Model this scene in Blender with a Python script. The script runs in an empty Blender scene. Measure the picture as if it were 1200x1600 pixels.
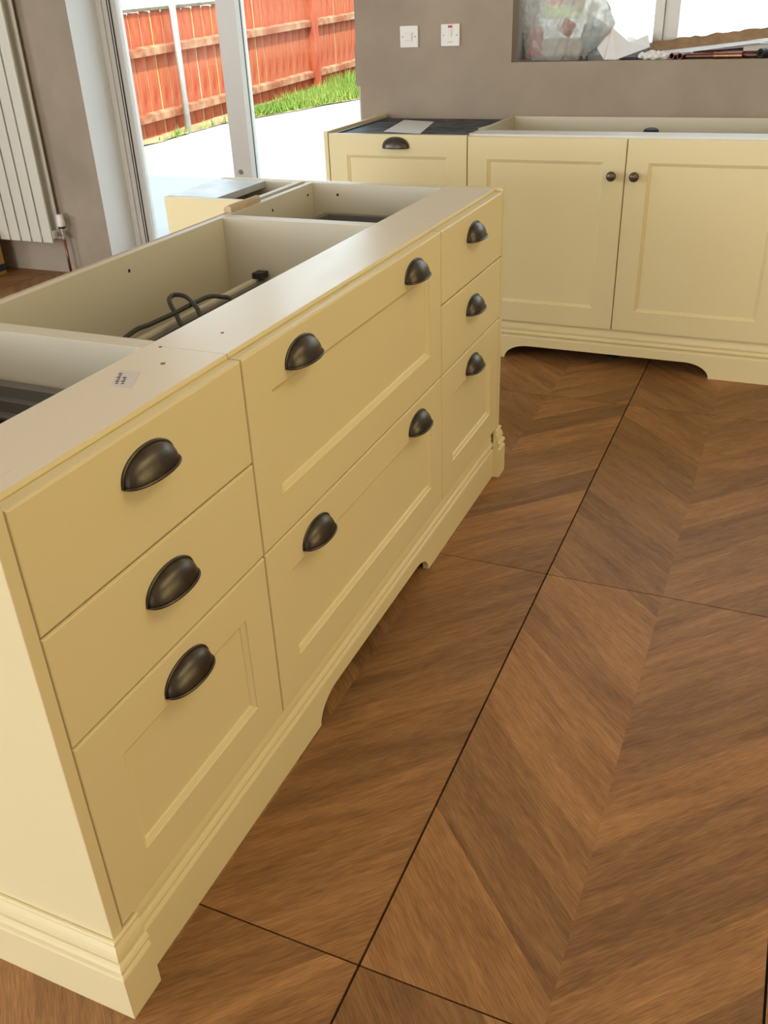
import bpy, math, random
from mathutils import Vector, Matrix
random.seed(7)
S = bpy.context.scene
COL = S.collection

# ------------------------------------------------------------------ camera
CAM = dict(loc=(-0.6084, -0.7346, 1.345), yaw=0.4284, pitch=0.5196, roll=-0.0433, f=1398.77)
def make_camera():
    cy, sy = math.cos(CAM['yaw']), math.sin(CAM['yaw'])
    cp, sp = math.cos(CAM['pitch']), math.sin(CAM['pitch'])
    f = Vector((cy*cp, sy*cp, -sp)); r = Vector((sy, -cy, 0)); u = r.cross(f)
    cr, sr = math.cos(CAM['roll']), math.sin(CAM['roll'])
    r2 = cr*r + sr*u; u2 = -sr*r + cr*u
    m = Matrix(((r2.x, u2.x, -f.x), (r2.y, u2.y, -f.y), (r2.z, u2.z, -f.z))).to_4x4()
    m.translation = Vector(CAM['loc'])
    cd = bpy.data.cameras.new('camera'); cd.sensor_fit = 'VERTICAL'; cd.sensor_height = 36.0
    cd.lens = CAM['f']/1600*36.0; cd.clip_start = 0.02; cd.clip_end = 300
    o = bpy.data.objects.new('camera', cd); o.matrix_world = m; COL.objects.link(o); S.camera = o
make_camera()

# ------------------------------------------------------------------ world, sun, daylight, exposure
S.view_settings.view_transform = 'Standard'; S.view_settings.look = 'None'
S.view_settings.gamma = 1; S.view_settings.use_curve_mapping = False
S.view_settings.exposure = 0.06
W = bpy.data.worlds.new('world'); S.world = W; W.use_nodes = True
bg = W.node_tree.nodes['Background']; bg.inputs[0].default_value = (0.76, 0.89, 1.0, 1); bg.inputs[1].default_value = 3.6
sd = bpy.data.lights.new('sun', 'SUN'); sd.energy = 7.5; sd.angle = 0.01; sd.color = (1.0, 0.95, 0.86)
sun = bpy.data.objects.new('sun', sd); COL.objects.link(sun); sun.location = (-8, -6, 12)
sun.rotation_euler = Vector((0.67, 0.5, -1.0)).to_track_quat('-Z', 'Y').to_euler()
def area(name, loc, direction, sx, sy, power, color):
    d = bpy.data.lights.new(name, 'AREA'); d.shape = 'RECTANGLE'; d.size = sx; d.size_y = sy
    d.energy = power; d.color = color
    o = bpy.data.objects.new(name, d); COL.objects.link(o); o.location = loc
    o.rotation_euler = Vector(direction).to_track_quat('-Z', 'Z').to_euler(); return o
# daylight through the glazed rear opening and the window in the left wall, both behind the photographer's view
area('rear_glazing_daylight', (-6.45, 1.5, 1.2), (1, 0, 0), 5.0, 2.2, 330, (1.0, 0.96, 0.89))
area('left_window_daylight', (-0.8, 4.62, 1.5), (0, -1, 0), 3.0, 1.3, 85, (0.86, 0.95, 1.0))
area('added_right_fill', (0.5, -3.12, 1.25), (0, 1, 0), 2.4, 1.3, 22, (1.0, 0.84, 0.42))  # unseen warm fill for the island fronts, added in front of the closed blind

# ------------------------------------------------------------------ mesh helpers
WL = {}
class MB:
    def __init__(s): s.v = []; s.f = []
    def add(s, vs, fs):
        b = len(s.v); s.v += [tuple(p) for p in vs]; s.f += [tuple(i+b for i in f) for f in fs]; return s
    def box(s, x0, x1, y0, y1, z0, z1):
        if x0 > x1: x0, x1 = x1, x0
        if y0 > y1: y0, y1 = y1, y0
        if z0 > z1: z0, z1 = z1, z0
        return s.add([(x0,y0,z0),(x1,y0,z0),(x1,y1,z0),(x0,y1,z0),(x0,y0,z1),(x1,y0,z1),(x1,y1,z1),(x0,y1,z1)],
                     [(0,3,2,1),(4,5,6,7),(0,1,5,4),(1,2,6,5),(2,3,7,6),(3,0,4,7)])
    def prism(s, poly, fn, d0, d1):
        n = len(poly); vs = [fn(a, b, d0) for a, b in poly] + [fn(a, b, d1) for a, b in poly]
        fs = [tuple(range(n))[::-1], tuple(range(n, 2*n))]
        fs += [(i, (i+1) % n, n+(i+1) % n, n+i) for i in range(n)]
        return s.add(vs, fs)
    def tube(s, path, r, n=12, cap=True):
        P = [Vector(p) for p in path]; rr = r if isinstance(r, (list, tuple)) else [r]*len(P)
        vs = []; up = None
        for i, p in enumerate(P):
            t = (P[min(i+1, len(P)-1)] - P[max(i-1, 0)]).normalized()
            if up is None:
                up = Vector((0,0,1)) if abs(t.z) < .9 else Vector((1,0,0))
            a = (up - t*up.dot(t)).normalized(); up = a; b = t.cross(a)
            for k in range(n):
                w = 2*math.pi*k/n; vs.append(p + (a*math.cos(w) + b*math.sin(w))*rr[i])
        fs = []
        for i in range(len(P)-1):
            for k in range(n):
                k2 = (k+1) % n; fs.append((i*n+k, i*n+k2, (i+1)*n+k2, (i+1)*n+k))
        if cap: fs += [tuple(range(n))[::-1], tuple((len(P)-1)*n+k for k in range(n))]
        return s.add(vs, fs)
    def pipe(s, a, b, ro, ri, n=14):
        a, b = Vector(a), Vector(b); t = (b-a).normalized()
        up = Vector((0,0,1)) if abs(t.z) < .9 else Vector((1,0,0))
        e = (up - t*up.dot(t)).normalized(); g = t.cross(e); vs = []
        for p, r in ((a, ri), (a, ro), (b, ro), (b, ri)):
            for k in range(n):
                w = 2*math.pi*k/n; vs.append(p + (e*math.cos(w)+g*math.sin(w))*r)
        fs = []
        for i in range(4):
            j = (i+1) % 4
            for k in range(n):
                k2 = (k+1) % n; fs.append((i*n+k, i*n+k2, j*n+k2, j*n+k))
        return s.add(vs, fs)
    def lathe(s, prof, fn, n=24):
        vs = []
        for r, h in prof:
            for k in range(n):
                w = 2*math.pi*k/n; vs.append(fn(r*math.cos(w), r*math.sin(w), h))
        fs = []
        for i in range(len(prof)-1):
            for k in range(n):
                k2 = (k+1) % n; fs.append((i*n+k, i*n+k2, (i+1)*n+k2, (i+1)*n+k))
        fs += [tuple(range(n))[::-1], tuple((len(prof)-1)*n+k for k in range(n))]
        return s.add(vs, fs)
    def build(s, name, mat, parent=None, smooth=False, bevel=0.0, origin=None, seg=2, recalc=True):
        xs = [p[0] for p in s.v]; ys = [p[1] for p in s.v]; zs = [p[2] for p in s.v]
        o = Vector(origin) if origin else Vector(((min(xs)+max(xs))/2, (min(ys)+max(ys))/2, min(zs)))
        me = bpy.data.meshes.new(name)
        me.from_pydata([(p[0]-o.x, p[1]-o.y, p[2]-o.z) for p in s.v], [], s.f)
        if recalc:
            import bmesh
            bm = bmesh.new(); bm.from_mesh(me); bmesh.ops.recalc_face_normals(bm, faces=bm.faces); bm.to_mesh(me); bm.free()
        if mat: me.materials.append(mat)
        if smooth: me.shade_smooth()
        ob = bpy.data.objects.new(name, me); COL.objects.link(ob)
        place(ob, o, parent)
        if bevel:
            b = ob.modifiers.new('bevel', 'BEVEL'); b.width = bevel; b.segments = seg; b.limit_method = 'ANGLE'; b.angle_limit = 0.6
            b.harden_normals = False
        return ob
def place(ob, loc, parent=None):
    loc = Vector(loc); WL[ob.name] = loc
    if parent:
        ob.parent = parent; ob.location = loc - WL[parent.name]
    else: ob.location = loc
def thing(name, label, cat, loc, group=None):
    o = bpy.data.objects.new(name, None); COL.objects.link(o); o.empty_display_size = .1
    place(o, loc); tag(o, label, cat, group); return o
def tag(o, label=None, cat=None, group=None, kind=None):
    if label: o['label'] = label
    if cat: o['category'] = cat
    if group: o['group'] = group
    if kind: o['kind'] = kind
    return o
def dup(src, name, loc, parent=None, rotz=0):
    c = src.copy(); c.name = name; c.parent = None; COL.objects.link(c); place(c, loc, parent); c.rotation_euler = (0, 0, rotz); return c
def box(name, mat, parent, x0, x1, y0, y1, z0, z1, bevel=0.0008):
    return MB().box(x0, x1, y0, y1, z0, z1).build(name, mat, parent, bevel=bevel)

# ------------------------------------------------------------------ materials
def new_mat(name):
    m = bpy.data.materials.new(name); m.use_nodes = True
    nt = m.node_tree; return m, nt, nt.nodes['Principled BSDF']
def simple(name, col, rough=.5, metal=0, spec=.5, noise=0.0, nscale=8.0, bump=0.0, bscale=60.0, rvar=0.0, stretch=None, col2=None):
    m, nt, b = new_mat(name)
    b.inputs['Base Color'].default_value = (*col, 1); b.inputs['Roughness'].default_value = rough
    b.inputs['Metallic'].default_value = metal; b.inputs['Specular IOR Level'].default_value = spec
    tc = nt.nodes.new('ShaderNodeTexCoord'); src = tc.outputs['Object']
    if stretch:
        mp = nt.nodes.new('ShaderNodeMapping'); mp.inputs['Scale'].default_value = stretch
        nt.links.new(src, mp.inputs[0]); src = mp.outputs[0]
    if noise or rvar:
        n = nt.nodes.new('ShaderNodeTexNoise'); n.inputs['Scale'].default_value = nscale; n.inputs['Detail'].default_value = 6
        nt.links.new(src, n.inputs['Vector'])
        if noise:
            mx = nt.nodes.new('ShaderNodeMix'); mx.data_type = 'RGBA'
            c2 = col2 or tuple(c*(1-noise) for c in col)
            mx.inputs[6].default_value = (*col, 1); mx.inputs[7].default_value = (*c2, 1)
            rp = nt.nodes.new('ShaderNodeMapRange'); rp.inputs[1].default_value = .35; rp.inputs[2].default_value = .68
            nt.links.new(n.outputs[0], rp.inputs[0]); nt.links.new(rp.outputs[0], mx.inputs[0]); nt.links.new(mx.outputs[2], b.inputs['Base Color'])
        if rvar:
            rp = nt.nodes.new('ShaderNodeMapRange'); rp.inputs[1].default_value = .15; rp.inputs[2].default_value = .85
            rp.inputs[3].default_value = rough-rvar; rp.inputs[4].default_value = rough+rvar
            nt.links.new(n.outputs[0], rp.inputs[0]); nt.links.new(rp.outputs[0], b.inputs['Roughness'])
    if bump:
        n = nt.nodes.new('ShaderNodeTexNoise'); n.inputs['Scale'].default_value = bscale; n.inputs['Detail'].default_value = 4
        nt.links.new(src, n.inputs['Vector'])
        bp = nt.nodes.new('ShaderNodeBump'); bp.inputs['Strength'].default_value = bump; bp.inputs['Distance'].default_value = .002
        nt.links.new(n.outputs[0], bp.inputs['Height']); nt.links.new(bp.outputs[0], b.inputs['Normal'])
    return m
CREAM = (0.80, 0.695, 0.415)
M = {}
M['cream'] = simple('cream_paint', CREAM, .38, spec=.5, bump=.02, bscale=220)
M['cream_end'] = simple('cream_paint_grained', CREAM, .4, spec=.5, bump=.10, bscale=40, stretch=(6, 6, .5))
M['carcass'] = simple('ivory_board', (0.68, 0.63, 0.50), .42, spec=.5, bump=.02, bscale=300)
M['rail'] = simple('dusty_ivory_board', (0.80, 0.725, 0.585), .30, spec=.45, rvar=.05, nscale=7, stretch=(1.0, 2.0, 1))
M['sinkrail'] = simple('white_board', (0.78, 0.75, 0.70), .42, spec=1.0, noise=.08, nscale=12)
M['rawedge'] = simple('raw_board_edge', (0.62, 0.46, 0.30), .7, noise=.2, nscale=60)
M['sheenrail'] = simple('sheen_tinted_board', (0.50, 0.52, 0.54), .30, spec=.5, noise=.12, nscale=20, rvar=.06)  # grey-blue reflection sheen painted into the board colour
M['bronze'] = simple('dark_bronze', (0.125, 0.108, 0.088), .38, metal=.9, noise=.35, nscale=45, rvar=.05)
M['knob'] = simple('aged_bronze', (0.16, 0.125, 0.095), .33, metal=.85, noise=.3, nscale=80)
M['dark'] = simple('hole_dark', (0.02, 0.018, 0.015), .9)
M['black'] = simple('black_plastic', (0.012, 0.012, 0.013), .45)
M['greymetal'] = simple('grey_drawer_metal', (0.20, 0.195, 0.185), .45, metal=.2)
M['cable'] = simple('grey_cable', (0.05, 0.05, 0.045), .5)
M['plaster'] = simple('bare_plaster', (0.41, 0.335, 0.265), .85, spec=.2, noise=.2, nscale=3.2, bump=.10, bscale=14, col2=(.34, .28, .22))
M['white_wall'] = simple('white_ceiling_paint', (0.80, 0.77, 0.72), .9, spec=.2)
M['reveal'] = simple('white_reveal_paint', (0.80, 0.80, 0.79), .8, spec=.3, noise=.04, nscale=4)
M['upvc'] = simple('white_plastic_frame', (0.62, 0.59, 0.545), .35)
M['gasket'] = simple('black_gasket', (0.03, 0.03, 0.033), .6)
M['switch'] = simple('white_switch_plastic', (0.82, 0.80, 0.76), .3)
M['red'] = simple('red_indicator', (0.55, 0.03, 0.015), .3)
M['rad'] = simple('radiator_enamel', (0.74, 0.71, 0.62), .35)
M['chrome'] = simple('chrome', (0.75, 0.75, 0.75), .15, metal=1)
M['copper'] = simple('copper_pipe', (0.34, 0.15, 0.085), .35, metal=.9, noise=.3, nscale=40)
M['oldcopper'] = simple('dark_copper', (0.19, 0.075, 0.055), .35, metal=.7, noise=.4, nscale=50)
M['paper'] = simple('white_paper', (0.85, 0.85, 0.86), .8, noise=.04, nscale=20)
M['labelpaper'] = simple('label_paper', (0.68, 0.64, 0.60), .6)
M['dowel'] = simple('dowel_brown', (0.30, 0.11, 0.05), .8)
M['ink'] = simple('printed_ink', (0.10, 0.10, 0.14), .8)
M['card'] = simple('brown_card', (0.36, 0.22, 0.12), .85, noise=.25, nscale=30)
M['mat'] = simple('dark_appliance_felt', (0.018, 0.022, 0.03), .55, spec=.25, noise=.8, nscale=14, bump=.8, bscale=30, col2=(.11, .135, .165))
M['steel'] = simple('grey_steel', (0.35, 0.36, 0.37), .3, metal=.8)
M['tape'] = simple('cream_tape', (0.70, 0.60, 0.44), .6)
M['concrete'] = simple('pale_concrete', (0.40, 0.40, 0.385), .9, spec=.2, noise=.08, nscale=1.5)
M['fence'] = simple('red_fence_stain', (0.31, 0.048, 0.019), .8, spec=.2, noise=1, nscale=3.5, stretch=(3, 3, .8), bump=.2, bscale=30, col2=(.40, .125, .06))
M['fence_rail'] = simple('worn_red_rail', (0.24, 0.055, 0.026), .85, spec=.2, noise=1, nscale=5, col2=(.38, .23, .13))
M['lichen'] = simple('yellow_lichen_wood', (0.36, 0.27, 0.04), .9, noise=1, nscale=2.5, col2=(.42, .36, .22))
M['capwood'] = simple('grey_weathered_capping', (0.16, 0.14, 0.08), .9, noise=.4, nscale=8)
M['galv'] = simple('galvanised_pole', (0.62, 0.60, 0.56), .45, metal=.3, noise=.2, nscale=10)
M['soil'] = simple('dry_soil', (0.40, 0.31, 0.16), .95, noise=.4, nscale=8, bump=.6, bscale=20)
M['grass'] = simple('grass_blade', (0.13, 0.24, 0.025), .7, noise=1, nscale=3, col2=(.24, .29, .05))
M['lawn'] = simple('lawn', (0.15, 0.24, 0.03), .9, noise=1, nscale=6, col2=(.25, .28, .06))
M['render'] = simple('white_render', (0.85, 0.84, 0.80), .9, spec=.2)
M['subfloor'] = simple('dark_subfloor', (0.02, 0.013, 0.009), .95)
M['yellowbox'] = simple('ochre_carton', (0.45, 0.26, 0.06), .7, noise=.2, nscale=20)
M['navy'] = simple('navy_band', (0.03, 0.025, 0.06), .6)
M['redprint'] = simple('red_packet', (0.70, 0.06, 0.04), .5, noise=.3, nscale=25)
M['bluepack'] = simple('pale_blue_packet', (0.45, 0.62, 0.75), .5)
M['tissue'] = simple('crumpled_white_tissue', (0.82, 0.80, 0.77), .8, bump=.4, bscale=60)

def glass_mat():
    m = bpy.data.materials.new('window_glass'); m.use_nodes = True; nt = m.node_tree; nt.nodes.clear()
    out = nt.nodes.new('ShaderNodeOutputMaterial'); t = nt.nodes.new('ShaderNodeBsdfTransparent'); t.inputs[0].default_value = (.95, .97, .96, 1)
    g = nt.nodes.new('ShaderNodeBsdfGlossy'); g.inputs['Roughness'].default_value = .02
    mx = nt.nodes.new('ShaderNodeMixShader'); fr = nt.nodes.new('ShaderNodeFresnel'); fr.inputs[0].default_value = 1.08
    nt.links.new(fr.outputs[0], mx.inputs[0]); nt.links.new(t.outputs[0], mx.inputs[1]); nt.links.new(g.outputs[0], mx.inputs[2])
    nt.links.new(mx.outputs[0], out.inputs[0]); return m
M['glass'] = glass_mat()
def film_mat():
    m = bpy.data.materials.new('clear_plastic_film'); m.use_nodes = True; nt = m.node_tree; nt.nodes.clear()
    out = nt.nodes.new('ShaderNodeOutputMaterial'); t = nt.nodes.new('ShaderNodeBsdfTransparent'); t.inputs[0].default_value = (.95, .95, .94, 1)
    p = nt.nodes.new('ShaderNodeBsdfPrincipled'); p.inputs['Base Color'].default_value = (.52, .50, .46, 1); p.inputs['Roughness'].default_value = .18
    tr = nt.nodes.new('ShaderNodeBsdfTranslucent'); tr.inputs[0].default_value = (.55, .53, .49, 1)
    m1 = nt.nodes.new('ShaderNodeMixShader'); m1.inputs[0].default_value = .35
    nt.links.new(p.outputs[0], m1.inputs[1]); nt.links.new(tr.outputs[0], m1.inputs[2])
    tc = nt.nodes.new('ShaderNodeTexCoord'); n = nt.nodes.new('ShaderNodeTexNoise'); n.inputs['Scale'].default_value = 14; n.inputs['Detail'].default_value = 5; n.inputs['Distortion'].default_value = 1.2
    nt.links.new(tc.outputs['Object'], n.inputs['Vector'])
    r = nt.nodes.new('ShaderNodeMapRange'); r.inputs[1].default_value = .35; r.inputs[2].default_value = .65; r.inputs[3].default_value = .50; r.inputs[4].default_value = .86
    nt.links.new(n.outputs[0], r.inputs[0])
    bp = nt.nodes.new('ShaderNodeBump'); bp.inputs['Strength'].default_value = .6; bp.inputs['Distance'].default_value = .012
    nt.links.new(n.outputs[0], bp.inputs['Height']); nt.links.new(bp.outputs[0], p.inputs['Normal'])
    m2 = nt.nodes.new('ShaderNodeMixShader'); nt.links.new(r.outputs[0], m2.inputs[0])
    nt.links.new(t.outputs[0], m2.inputs[1]); nt.links.new(m1.outputs[0], m2.inputs[2]); nt.links.new(m2.outputs[0], out.inputs[0]); return m
M['film'] = film_mat()
def oak_mat():
    m, nt, b = new_mat('oak_chevron_floor'); L = nt.links.new; N = nt.nodes.new
    uv = N('ShaderNodeUVMap'); uv.uv_map = 'grain'
    oi = N('ShaderNodeObjectInfo'); at = N('ShaderNodeAttribute'); at.attribute_name = 'rnd'
    ad = N('ShaderNodeMath'); ad.operation = 'ADD'; L(oi.outputs['Random'], ad.inputs[0]); L(at.outputs['Fac'], ad.inputs[1])
    fr = N('ShaderNodeMath'); fr.operation = 'FRACT'; L(ad.outputs[0], fr.inputs[0])
    off = N('ShaderNodeVectorMath'); off.operation = 'SCALE'; off.inputs[0].default_value = (37.0, 91.0, 13.0); L(fr.outputs[0], off.inputs['Scale'])
    va = N('ShaderNodeVectorMath'); va.operation = 'ADD'; L(uv.outputs[0], va.inputs[0]); L(off.outputs[0], va.inputs[1])
    def noise(sc, detail, dist=0.0):
        mp = N('ShaderNodeMapping'); mp.inputs['Scale'].default_value = sc; L(va.outputs[0], mp.inputs[0])
        n = N('ShaderNodeTexNoise'); n.inputs['Scale'].default_value = 1; n.inputs['Detail'].default_value = detail; n.inputs['Distortion'].default_value = dist
        L(mp.outputs[0], n.inputs['Vector']); return n
    broad = noise((2.2, 13.0, 1), 6, 1.4); fine = noise((30.0, 420.0, 1), 3); mid = noise((7.0, 90.0, 1), 6, .8)
    r1 = N('ShaderNodeValToRGB'); e = r1.color_ramp.elements
    e[0].position = .30; e[0].color = (0.190, 0.086, 0.029, 1); e[1].position = .72; e[1].color = (0.420, 0.214, 0.084, 1)
    q = e.new(.52); q.color = (0.302, 0.147, 0.054, 1)
    mm = N('ShaderNodeMix'); mm.data_type = 'FLOAT'; mm.inputs[0].default_value = .34; L(broad.outputs[0], mm.inputs[2]); L(mid.outputs[0], mm.inputs[3])
    L(mm.outputs[0], r1.inputs[0])
    rf = N('ShaderNodeMapRange'); rf.inputs[1].default_value = .35; rf.inputs[2].default_value = .7; rf.inputs[3].default_value = .74; rf.inputs[4].default_value = 1.16
    L(fine.outputs[0], rf.inputs[0])
    rr = N('ShaderNodeMapRange'); rr.inputs[3].default_value = .77; rr.inputs[4].default_value = 1.23; L(fr.outputs[0], rr.inputs[0])
    pr = N('ShaderNodeMath'); pr.operation = 'MULTIPLY'; L(rf.outputs[0], pr.inputs[0]); L(rr.outputs[0], pr.inputs[1])
    sc = N('ShaderNodeVectorMath'); sc.operation = 'SCALE'; L(r1.outputs[0], sc.inputs[0]); L(pr.outputs[0], sc.inputs['Scale'])
    L(sc.outputs[0], b.inputs['Base Color']); b.inputs['Roughness'].default_value = .5; b.inputs['Specular IOR Level'].default_value = .4
    bp = N('ShaderNodeBump'); bp.inputs['Strength'].default_value = .12; bp.inputs['Distance'].default_value = .001
    L(fine.outputs[0], bp.inputs['Height']); L(bp.outputs[0], b.inputs['Normal']); return m
M['oak'] = oak_mat()
def fill_glow_mat():
    m = bpy.data.materials.new('fill_panel_glow'); m.use_nodes = True; b = m.node_tree.nodes['Principled BSDF']
    b.inputs['Base Color'].default_value = (.8, .8, .8, 1); b.inputs['Emission Color'].default_value = (1.0, 0.82, 0.48, 1); b.inputs['Emission Strength'].default_value = 3.2; return m
M['lamp'] = fill_glow_mat()  # glow of the added ceiling fill panel

# ------------------------------------------------------------------ room shell
XW, XO = 3.55, 3.83          # inner and outer face of the far wall
ZC, ROOMH = 2.5, 4.85
def struct(name, mb, mat, **k):
    return tag(mb.build(name, mat, **k), kind='structure')
floor = MB().box(-6.6, XO, -3.2, 4.7, -.03, -.008).build('floor', M['subfloor']); tag(floor, kind='structure')
# far wall: pieces round the kitchen window and the patio doors
WY0, WY1, WZ0, WZ1 = -1.45, .472, 1.09, 2.1     # kitchen window opening
DY0, DY1, DZ1 = 1.205, 2.82, 2.34                # patio door opening
w = MB()
w.box(XW, XO, -3.2, WY0, 0, ZC); w.box(XW, XO, WY0, WY1, 0, WZ0); w.box(XW, XO, WY0, WY1, WZ1, ZC)
w.box(XW, XO, WY1, DY0, 1.17, ZC); w.box(XW, XO, WY1, DY0+.007, 1.0, 1.17); w.box(XW, XO, WY1, DY0-.014, 0, 1.0)
w.box(XW, XO, DY0, DY1, DZ1, ZC); w.box(XW, XO, DY1, 4.7, 0, ZC)
struct('wall_far', w, M['plaster'])
struct('trim_1', MB().box(XW+.002, XO-.05, DY1-.004, DY1, 0, DZ1), M['reveal'])     # painted reveal of the patio doors
w = MB(); w.box(-6.6, -2.3, 4.7, 4.9, 0, ZC); w.box(.7, XO, 4.7, 4.9, 0, ZC); w.box(-2.3, .7, 4.7, 4.9, 0, .85); w.box(-2.3, .7, 4.7, 4.9, 2.2, ZC)
struct('wall_left', w, M['plaster'])
w = MB(); w.box(-6.6, -.75, -3.4, -3.2, 0, ZC); w.box(1.75, XO, -3.4, -3.2, 0, ZC); w.box(-.75, 1.75, -3.4, -3.2, 0, .55); w.box(-.75, 1.75, -3.4, -3.2, 1.95, ZC)
struct('wall_right', w, M['plaster'])
tag(MB().box(-.80, 1.80, -3.198, -3.192, .5, 2.0).build('added_blind', M['tape'], None), 'added unseen warm cream blind closing the opening opposite the island fronts', 'blind')  # unseen blind, added to keep neutral sky light off the fronts
w = MB(); w.box(-6.8, -6.6, -3.4, -1.0, 0, ZC); w.box(-6.8, -6.6, 4.0, 4.9, 0, ZC); w.box(-6.8, -6.6, -1.0, 4.0, 2.35, ZC)
struct('wall_rear', w, M['plaster'])
struct('ceiling', MB().box(-6.8, XO, -3.4, 4.9, ZC, ZC+.1), M['white_wall'])
up = MB(); up.box(-6.8, XO, -6, 9, ZC+.1, ROOMH)
tag(up.build('upper_storey', M['render']), kind='structure')

# ------------------------------------------------------------------ floor of printed chevron panels
def clip(poly, a, b, c):          # keep a*x+b*y<=c
    out = []
    for i in range(len(poly)):
        p, q = poly[i], poly[(i+1) % len(poly)]
        dp, dq = a*p[0]+b*p[1]-c, a*q[0]+b*q[1]-c
        if dp <= 1e-9: out.append(p)
        if (dp < -1e-9 and dq > 1e-9) or (dp > 1e-9 and dq < -1e-9):
            t = dp/(dp-dq); out.append((p[0]+t*(q[0]-p[0]), p[1]+t*(q[1]-p[1])))
    return out
TL, TW, PIT = 1.2, .6, .15
planks = []
for side in (1, -1):
    for k in range(-5, 9):
        lo, hi = .055+k*PIT-.6, .055+(k+1)*PIT-.6
        g, gy = .0015, .0022
        poly = [(-.6+g, 0), (.6-g, 0), (.6-g, .3-gy), (-.6+g, .3-gy)]
        poly = clip(poly, -1, 1, -lo); poly = clip(poly, 1, -1, hi) if poly else []
        if len(poly) < 3: continue
        ar = abs(sum(poly[i][0]*poly[(i+1) % len(poly)][1]-poly[(i+1) % len(poly)][0]*poly[i][1] for i in range(len(poly))))/2
        if ar < 2e-4: continue
        planks.append((side, k, [(x, y*side) for x, y in poly]))
def plank_mesh(items, name):
    me = bpy.data.meshes.new(name); vs = []; fs = []; uvs = []; rn = []
    for side, k, poly in items:
        P = poly if side > 0 else poly[::-1]
        b = len(vs); n = len(P)
        vs += [(x, y, 0) for x, y in P] + [(x, y, -.008) for x, y in P]
        fl = [tuple(b+i for i in range(n))] + [(b+i, b+n+i, b+n+(i+1) % n, b+(i+1) % n) for i in range(n)]
        fs += fl; rn += [random.random() if len(items) > 1 else 0.0]*len(fl)
    me.from_pydata(vs, [], fs); me.materials.append(M['oak'])
    ul = me.uv_layers.new(name='grain')
    for pg in me.polygons:
        sd_ = 3 if pg.center.y > 0 else 0
        for li in pg.loop_indices:
            x, y, z = me.vertices[me.loops[li].vertex_index].co
            ul.data[li].uv = ((x+abs(y))*.7071+sd_, (x-abs(y))*.7071)
    a = me.attributes.new('rnd', 'FLOAT', 'FACE')
    for i, r in enumerate(rn): a.data[i].value = r
    return me
single = [plank_mesh([p], 'plank') for p in planks]
XS = [.17+1.2*i for i in range(-6, 3)]     # panel start positions along the room
def fl_tile(xc, yc, detailed):
    if detailed:
        t = bpy.data.objects.new('floor_panel', None); COL.objects.link(t); place(t, (xc, yc, 0), floor)
        for me in single:
            o = bpy.data.objects.new('plank', me); COL.objects.link(o); place(o, (xc, yc, 0), t)
    else:
        me = plank_mesh(planks, 'floor_panel')
        o = bpy.data.objects.new('floor_panel', me); COL.objects.link(o); place(o, (xc, yc, 0), floor)
for xs in XS:
    for j in range(-4, 8):
        yc = .6*j
        det = (j in (0, -1) and xs > -1.2) or (j == -2 and -1.2 < xs < 1.0)
        fl_tile(xs+.6, yc, det)

# unseen warm fill panel, added over the aisle to light floor and fronts
cl = thing('added_ceiling_fill', 'added unseen warm fill panel on the white ceiling over the aisle', 'lamp', (.8, -1.5, ZC-.05))
box('housing', M['upvc'], cl, -.22, 1.82, -1.92, -1.08, ZC-.045, ZC, .002)
box('diffuser', M['lamp'], cl, -.2, 1.8, -1.9, -1.1, ZC-.05, ZC-.0455, .0005)

# ------------------------------------------------------------------ cabinet fronts and handles
ZB, ZT, ZR = .1606, .8756, .8815
def ring(mb, P, w, h, loops, cap):
    vs = []; fs = []
    for ins, n in loops:
        vs += [P(ins, ins, n), P(w-ins, ins, n), P(w-ins, h-ins, n), P(ins, h-ins, n)]
    for i in range(len(loops)-1):
        for k in range(4):
            k2 = (k+1) % 4; fs.append((i*4+k, i*4+k2, (i+1)*4+k2, (i+1)*4+k))
    if cap:
        e = (len(loops)-1)*4; fs.append((e, e+1, e+2, e+3))
    fs.append((3, 2, 1, 0)); mb.add(vs, fs)
T = .022
def front(name, parent, O, facing, w, h, border=None, label=None):
    O = Vector(O)
    if facing == '-y': P = lambda u, v, n: (O.x+u, O.y-n, O.z+v)
    elif facing == '-x': P = lambda u, v, n: (O.x-n, O.y-u, O.z+v)
    m = MB()
    if border is None:
        ring(m, P, w, h, [(0, -T), (0, -.0030), (.0009, -.0009), (.0030, 0)], True)
        return m.build(name, M['cream'], parent)
    b = border
    ring(m, P, w, h, [(0, -T), (0, -.0030), (.0009, -.0009), (.0030, 0), (b, 0), (b+.0012, -.0028), (b+.0035, -.0036), (b+.0095, -.0066), (b+.011, -.0090)], False)
    m.f = [f for f in m.f if f != (3, 2, 1, 0)]
    fr = m.build(name, M['cream'], parent)
    p = MB(); ring(p, lambda u, v, n: P(u+b+.010, v+b+.010, n), w-2*b-.02, h-2*b-.02, [(0, -T+.002), (0, -.0090)], True)
    p.build('centre_panel', M['cream'], fr)
    return fr
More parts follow.
